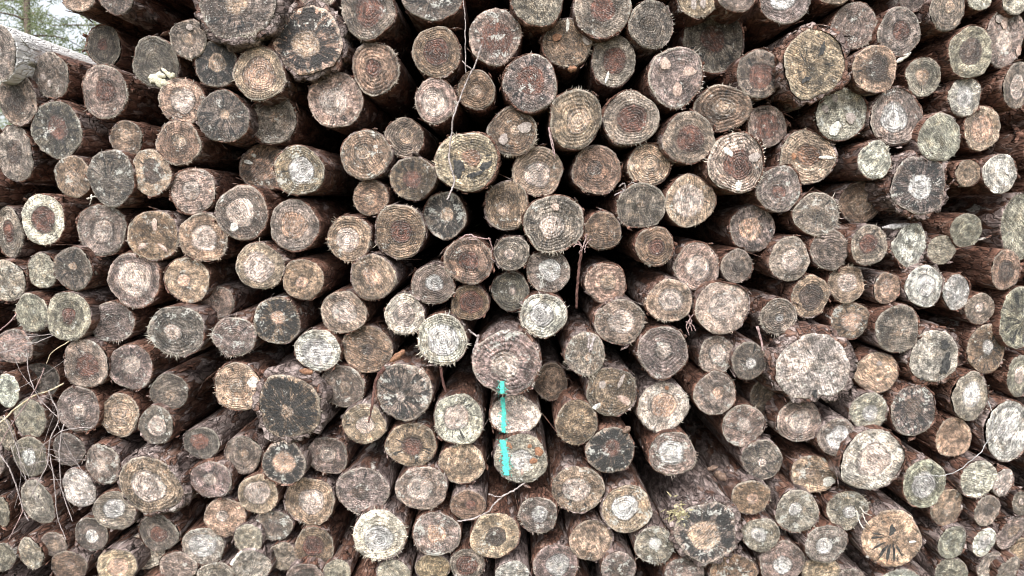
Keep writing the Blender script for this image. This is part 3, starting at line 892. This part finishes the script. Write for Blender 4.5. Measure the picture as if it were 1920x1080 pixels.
stem('dry_twig', 'thin dry stem hanging down over the yellow-and-black log at top centre', 'twig', [[(903, 84), (897, 106), (886, 131), (872, 160), (861, 189), (850, 220), (847, 250), (842, 297), (849, 325), (852, 342), (845, 360), (838, 375)], [(867, 115), (876, 124), (886, 131)]], 1.5, M_STEM, -.055, tip=1.1)
stem('dry_twig', 'very thin dark thread-like stem hanging from the top edge at centre', 'twig', [[(868, -60), (869, 0), (872, 39), (872, 90), (873, 137)]], 1.0, M_STEM, -.04, tip=.9)
stem('dry_twig', 'curved brown twig below the lowest turquoise-marked log', 'twig', [[(984, 905), (962, 920), (939, 933), (925, 947), (917, 958), (900, 967), (883, 974), (857, 977)], [(916, 926), (927, 930), (939, 932)]], 1.6, M_STEM, -.045, tip=.9)
stem('bark_strip', 'long reddish bark strip hanging vertically in the dark gap right of centre', 'bark strip', [[(1090, 470), (1086, 500), (1082, 540), (1081, 578)]], 3.0, M_STRIP, .02, .25, .8)
stem('dry_twig', 'forked grey twig at the left edge of the largest turquoise-marked log', 'twig', [[(897, 628), (893, 645), (886, 664)], [(878, 618), (886, 625), (896, 632)]], 2.4, M_STEM, -.03, tip=.9)
stem('bark_strip', 'dark peeled bark strip dangling left of the big dark spoked log', 'bark strip', [[(722, 690), (708, 706), (700, 735), (697, 765), (691, 793)]], 4.2, M_STRIP, -.045, .3, .35)
stem('dry_twig', 'short dark twig between the shaggy yellowish log and cream-rimmed log', 'twig', [[(826, 688), (829, 708), (836, 735)]], 3.0, M_STRIP, -.02, tip=.8)
stem('bark_strip', 'pair of thin pink bark threads below the ragged-topped brown log', 'bark strip', [[(1029, 238), (1033, 262), (1040, 298)], [(1031, 246), (1037, 272), (1041, 292)]], 1.8, M_PINK, -.02, .5)
stem('bark_strip', 'curved bark strip standing by the small white-hearted log', 'bark strip', [[(1420, 612), (1426, 634), (1431, 658)]], 3.0, M_PINK, -.02, .4)
stem('bark_shreds', 'shredded bark fibres curling right of the big dark gap, beside log faces', 'bark shreds', [[(1100, 440), (1096, 455), (1090, 472)], [(1084, 452), (1090, 462), (1086, 476)], [(1108, 448), (1098, 460), (1097, 474)], [(1075, 462), (1084, 458), (1094, 466)]], 1.7, M_PINK, -.02, .5)
stem('bark_shreds', 'tangle of pinkish bark shreds between two pink logs right of centre', 'bark shreds', [[(1290, 590), (1296, 602), (1289, 618)], [(1302, 588), (1293, 600), (1298, 622)], [(1286, 604), (1298, 609), (1304, 620)], [(1294, 596), (1287, 612), (1293, 628)]], 1.5, M_PINK, -.01, .5)
stem('bark_shreds', 'curled pink bark shreds above the brown log left of the gap at centre', 'bark shreds', [[(862, 448), (878, 440), (898, 446), (920, 448)], [(868, 452), (884, 444), (896, 452)], [(916, 446), (922, 460), (921, 476)], [(872, 446), (886, 450), (902, 444)]], 1.6, M_PINK, -.02, .5)
stem('bark_shreds', 'thin curls of bark above the saw-scratched grey log', 'bark shreds', [[(1160, 350), (1170, 344), (1172, 356), (1163, 362)], [(1178, 348), (1186, 342), (1196, 346)], [(1152, 366), (1164, 360), (1176, 354)]], 1.4, M_STEM, -.03, .6)
stem('wood_splinters', 'grey wood splinters sticking up from the split log', 'splinters', [[(1106, 659), (1110, 644), (1117, 631)], [(1103, 652), (1104, 636), (1108, 624)], [(1110, 655), (1112, 640), (1113, 628)]], 3.2, M_STEM, -.05, .4, .5)
stem('wood_splinters', 'long torn splinters hanging from the broken white log', 'splinters', [[(1606, 958), (1610, 975), (1620, 992)], [(1616, 962), (1624, 978), (1632, 988)], [(1612, 950), (1622, 962), (1634, 966)]], 1.8, M_CHIP, -.05, .5, .4)
stem('wood_splinter', 'single white splinter stuck in the gap at far left', 'splinter', [[(164, 372), (172, 370), (180, 368)], [(171, 366), (171, 374), (169, 384)]], 1.8, M_CHIP, -.03)
stem('wood_splinter', 'pale wood chip leaning between small logs at lower left', 'splinter', [[(433, 1058), (443, 1045), (453, 1034)]], 3.6, M_CHIP, -.05, .4, .6)
stem('wood_splinter', 'tiny pale splinter above the tan-cross blackened log', 'splinter', [[(396, 68), (404, 74), (413, 78)]], 1.4, M_CHIP, -.02)
TW = 'dry twigs at the lower left'
def tw(label, pts, r=1.5, mat=None, y=-.09): stem('dry_twig', label, 'twig', [pts], r * .72, mat or M_STEM, y, tip=.7, group=TW, wig=.5)
tw('thickest straw-coloured twig rising from the left edge at lower left', [(-60, 822), (0, 792), (28, 767), (64, 742), (92, 733), (119, 719)], 2.6, M_STRAW)
tw('lower of two nearly level pale twigs entering from the left edge', [(-50, 672), (0, 661), (36, 653), (70, 641), (100, 629)], 1.3)
tw('upper of two nearly level pale twigs entering from the left edge', [(-50, 655), (0, 644), (42, 633), (97, 627)], 1.2)
tw('pale twig slanting down rightward across the dark log at left', [(49, 655), (51, 667), (54, 700), (69, 739), (92, 767), (107, 781)], 1.5)
tw('thin arched twig left of the flat red-hearted log', [(130, 640), (108, 653), (95, 664), (87, 682)], 1.4, M_STRAW)
tw('reddish twig sloping down left past the small whitish log', [(83, 690), (67, 728), (42, 767), (19, 800), (-4, 842)], 1.6, M_PINK)
tw('long bent twig in front of the lower left logs, forming a loop', [(92, 732), (98, 750), (107, 767), (110, 788), (94, 824), (89, 869), (74, 900), (57, 932)], 2.0, M_STEM)
tw('pale arching twig across the tan log at lower left', [(172, 801), (145, 803), (117, 808), (97, 822), (77, 838)], 1.3)
tw('long nearly vertical twig left of the smooth cream oval log', [(120, 795), (112, 836), (114, 905), (122, 938), (136, 978)], 1.6)
tw('second vertical twig, bending down to the small ringed bottom log', [(93, 850), (100, 890), (103, 919), (108, 969), (124, 1012)], 1.5)
tw('thick jointed twig running down right from the left edge', [(-10, 830), (0, 852), (17, 877), (33, 919), (44, 958), (54, 976)], 2.0)
tw('short reddish twig at the lower left corner', [(44, 956), (30, 985), (16, 1012)], 1.5, M_PINK)
tw('steep slim twig crossing two pale oval logs at far left', [(8, 778), (28, 827), (42, 877), (50, 902)], 1.3)
tw('reddish twig low across the left edge log end', [(32, 588), (16, 606), (-6, 624)], 2.0, M_PINK)
rs_ = random.Random(4); fine = []
for q in range(15):
    x, y = rs_.uniform(-10, 120), rs_.uniform(620, 900); a = rs_.choice([rs_.uniform(-.5, .3), rs_.uniform(1.0, 2.0)]); l = rs_.uniform(50, 150); c = rs_.uniform(-.5, .5); p = [(x, y)]
    for k in range(4): x += math.cos(a) * l / 4; y += math.sin(a) * l / 4; a += c * .6; p.append((x, y, -.085 + rs_.uniform(-.012, .012)))
    fine.append(p)
stem('dry_grass', 'loose tangle of hair-thin dry stems in front of the lower left logs', 'dry grass', fine, .6, M_STEM, -.085, tip=.7, wig=.4)['kind'] = 'stuff'
stem('hanging_thread', 'thin pale thread hanging over the big whitish edge log', 'thread', [[(1853, 752), (1861, 775), (1861, 797), (1856, 816), (1845, 838), (1831, 855), (1795, 883), (1769, 891), (1740, 893), (1714, 894)]], 0.8, M_THREAD, -.06, tip=.8)

def leaf(name, label, cat, x, y, w, h, ang, mat, depth=-.04, curl=.4, seed=1):
    """a curled flake with thickness"""
    rs = np.random.RandomState(seed); P, m = at(x, y, depth); V, Fc = [], []; nu, nv = 8, 5
    for side in (0, 1):
        for i in range(nu + 1):
            for j in range(nv + 1):
                u, v = i / nu * 2 - 1, j / nv * 2 - 1; ww = math.sqrt(max(0.03, 1 - u * u * .92)) * (1 + .18 * math.sin(7 * u + seed))
                a, b = u * w * m, v * h * m * ww
                V.append([a * math.cos(ang) - b * math.sin(ang), -curl * h * m * (1 - v * v) + .25 * w * m * u * u * curl + side * .0008, a * math.sin(ang) + b * math.cos(ang)])
    k = (nu + 1) * (nv + 1)
    for i in range(nu):
        for j in range(nv):
            a = i * (nv + 1) + j; Fc += [(a, a + 1, a + nv + 2, a + nv + 1), (k + a, k + a + nv + 1, k + a + nv + 2, k + a + 1)]
    ring = [i * (nv + 1) for i in range(nu + 1)] + [nu * (nv + 1) + j for j in range(1, nv + 1)] + [i * (nv + 1) + nv for i in range(nu - 1, -1, -1)] + [j for j in range(nv - 1, 0, -1)]
    Fc += [(ring[i], ring[(i + 1) % len(ring)], k + ring[(i + 1) % len(ring)], k + ring[i]) for i in range(len(ring))]
    o = mesh_obj(name, V, Fc, mat); o.location = P; return tag(o, label, cat)
leaf('dead_leaf', 'curled orange-brown leaf caught left of the shaggy yellowish log', 'leaf', 745, 668, 18, 6, R(38), M_LEAF, -.05, .5, 2)
leaf('bark_flake', 'orange bark flake under the white fuzzy log', 'bark flake', 574, 697, 13, 6, R(-8), M_LEAF, -.02, .4, 3)
leaf('bark_flake', 'curled orange bark flake under the curly-topped rough log', 'bark flake', 1073, 129, 9, 6, R(10), M_LEAF, -.02, .8, 4)
leaf('bark_flake', 'brown bark flake above the black-ringed red-hearted log', 'bark flake', 1175, 806, 9, 6, R(40), M_BROWN, -.01, .6, 5)
leaf('bark_flake', 'curled brown bark flake on the dark trunk left of a blackish log', 'bark flake', 1352, 893, 14, 8, R(-35), M_BROWN, .04, .6, 6)
leaf('bark_flake', 'small brown bark flake lying above the mossy log', 'bark flake', 1336, 878, 10, 5, R(15), M_BROWN, .05, .6, 7)
leaf('bark_flap', 'grey bark flap sticking out above the white oval log', 'bark flap', 1683, 424, 28, 5, R(6), mat_simple('grey_bark_flap', (.30, .28, .28), (.52, .50, .50), 50), .02, .4, 10)
leaf('bark_flap', 'narrow pale flap of bark right of the dark-hearted tan log', 'bark flap', 1694, 108, 17, 4, R(35), M_CHIP, .0, .5, 11)

# ------------------------------------------------------------------ ground, bank and the forest behind
def mat_ground():
    n = NT('forest_floor'); tc = n.n.new('ShaderNodeTexCoord').outputs['Object']
    a = n.noise(tc, .6, 6, .6); b = n.noise(tc, 9, 6, .7); c = n.noise(tc, 60, 3, .7)
    col = n.mix(n.mr(a, .4, .6), (.10, .085, .05), (.075, .10, .04)); col = n.mix(n.mr(b, .5, .65), col, (.19, .14, .085)); col = n.mulv(col, n.mr(c, .35, .65, .6, 1.4))
    return n.done(col, .95, n.bump(n.math('ADD', b, c), .8, .03), .2)
MG = mat_ground()
def grid(name, x0, x1, y0, y1, nx, ny, hf, mat):
    V = [[x0 + (x1 - x0) * i / nx, y0 + (y1 - y0) * j / ny, 0] for i in range(nx + 1) for j in range(ny + 1)]
    for v in V: v[2] = hf(v[0], v[1])
    Fc = [(i * (ny + 1) + j, (i + 1) * (ny + 1) + j, (i + 1) * (ny + 1) + j + 1, i * (ny + 1) + j + 1) for i in range(nx) for j in range(ny)]
    o = mesh_obj(name, V, Fc, mat); o['kind'] = 'structure'; return o
def gh(x, y):
    und = .10 * math.sin(x * .7) * math.sin(y * .5 + 1) * min(1, max(0, (abs(y) - 3) / 4))
    bank = 2.05 * (1 / (1 + math.exp(-(y - 2.95) * 9))) * (1 / (1 + math.exp((abs(x) - 3.4) * 3)))   # earth bank the pile leans on
    return und + bank
grid('ground', -120, 120, -60, 180, 300, 300, lambda x, y: -.02 + .15 * math.sin(x * .21) * math.sin(y * .17), MG)
grid('earth_bank', -5, 5, 2.3, 6.5, 60, 60, lambda x, y: gh(x, y) * (1 if y < 5.4 else max(0, (6.5 - y) / 1.1)) - .05, MG)

M_TRUNK = mat_simple('pine_trunk', (.10, .075, .06), (.22, .17, .14), 9)
def mat_needle(nm, c1, c2):
    n = NT(nm); oi = n.n.new('ShaderNodeTexCoord').outputs['Object']
    col = n.mix(n.mr(n.noise(oi, 1.1, 4), .35, .65), c1, c2); col = n.mulv(col, n.mr(n.noise(oi, 30, 2), .3, .7, .6, 1.4))
    m = n.done(col, .7, None, .3); tl = n.n.new('ShaderNodeBsdfTranslucent'); mx = n.n.new('ShaderNodeMixShader')
    n.put(tl.inputs[0], n.mix(1., col, (1.5, 1.6, 1.1), 'MULTIPLY')); mx.inputs[0].default_value = .5
    n.t.links.new(n.b.outputs[0], mx.inputs[1]); n.t.links.new(tl.outputs[0], mx.inputs[2]); n.t.links.new(mx.outputs[0], n.out.inputs[0])
    return m
M_N1 = mat_needle('pine_needles', (.13, .165, .10), (.25, .28, .19)); M_N2 = mat_needle('larch_needles', (.17, .20, .135), (.29, .31, .22))
def tree(name, label, x, y, h, lean, seed, mat, dens=1., r=.13, crown0=.2, spread=1.5):
    rs = np.random.RandomState(seed); root = empty(name, (x, y, -.1)); tag(root, label, 'tree', 'trees behind the pile')
    V, Fc = [], []
    pts = [np.array([lean * t * h * .1 + .12 * math.sin(3 * t + seed), .1 * math.sin(2 * t + seed), h * t]) for t in np.linspace(0, 1, 14)]
    tube(V, Fc, pts, r, .02, rs, 10); mesh_obj('trunk', V, Fc, M_TRUNK, root)
    LV, LF = [], []; BV, BF = [], []
    for q in range(int(46 * dens)):
        t = crown0 + (1 - crown0) * (q + rs.rand()) / (46 * dens); ph = q * 2.4 + rs.uniform(-.4, .4); L = spread * (1.08 - t) * rs.uniform(.7, 1.25) + .25
        p0 = np.array([np.interp(t, np.linspace(0, 1, 14), [p[k] for p in pts]) for k in range(3)])
        dv = np.array([math.cos(ph), math.sin(ph), rs.uniform(-.1, .35)])
        bp_ = [p0 + dv * L * s_ + np.array([0, 0, -.22 * L * s_ * s_ + .05 * math.sin(5 * s_ + q)]) for s_ in np.linspace(0, 1, 6)]
        tube(BV, BF, bp_, .022, .006, rs, 5)
        for w in range(int(16 * L * dens) + 5):
            s_ = rs.uniform(.25, 1.05); c = p0 + dv * L * s_ + np.array([0, 0, -.22 * L * s_ * s_]) + rs.normal(0, .10, 3)
            for w2 in range(10):
                a = rs.normal(0, 1, 3); a /= np.linalg.norm(a); b = np.cross(a, rs.normal(0, 1, 3)); b /= np.linalg.norm(b); l_ = rs.uniform(.05, .13); wd = rs.uniform(.006, .014); c2 = c + rs.normal(0, .05, 3)
                b0 = len(LV); LV += [c2 - b * wd, c2 + b * wd, c2 + a * l_ + b * wd * .4, c2 + a * l_ - b * wd * .4]; LF.append((b0, b0 + 1, b0 + 2, b0 + 3))
    mesh_obj('branches', BV, BF, M_TRUNK, root); mesh_obj('crown', LV, LF, mat, root, smooth=False)
tree('pine_tree', 'leaning brown-trunked pine at the far left of the top left opening', -8.0, 7.6, 9, -.6, 3, M_N1, 1.0, .06)
tree('pine_tree', 'grey-green bushy conifer in the middle of the top left opening', -8.6, 10.5, 8.5, .2, 5, M_N2, 1.1, .09, .12, 1.7)
tree('pine_tree', 'darker conifer with slanting bare branches at the right of the top left opening', -7.7, 11.5, 10, .5, 8, M_N2, .9, .10, .2, 1.6)
tree('pine_tree', 'pale distant conifer behind the others in the top left opening', -12.0, 15.5, 9, -.2, 13, M_N2, 1.2, .10, .1, 2.0)

# ------------------------------------------------------------------ light
W = bpy.data.worlds.new('World'); S.world = W; W.use_nodes = True
nt = W.node_tree; bg = nt.nodes['Background']; sky = nt.nodes.new('ShaderNodeTexSky')
sky.sky_type = 'NISHITA'; sky.sun_disc = False; sky.sun_elevation = R(48); sky.sun_rotation = R(180 + 12); sky.dust_density = 4; sky.air_density = 1.0; sky.ozone_density = .6
hs = nt.nodes.new('ShaderNodeHueSaturation'); hs.inputs['Saturation'].default_value = .3; nt.links.new(sky.outputs[0], hs.inputs['Color']); nt.links.new(hs.outputs[0], bg.inputs[0]); bg.inputs[1].default_value = .15
sun = bpy.data.lights.new('sun', 'SUN'); sun.energy = 1.4; sun.angle = R(25); sun.color = (1, .975, .95)
so = bpy.data.objects.new('sun', sun); COL.objects.link(so); so.rotation_euler = (R(90 - 48), 0, R(-12))
S.view_settings.view_transform = 'Standard'; S.view_settings.look = 'None'; S.view_settings.gamma = 1; S.view_settings.exposure = 1.12
S.render.resolution_x, S.render.resolution_y = 1024, 576

S.cycles.pixel_filter_type = 'BLACKMAN_HARRIS'; S.cycles.filter_width = 1.1
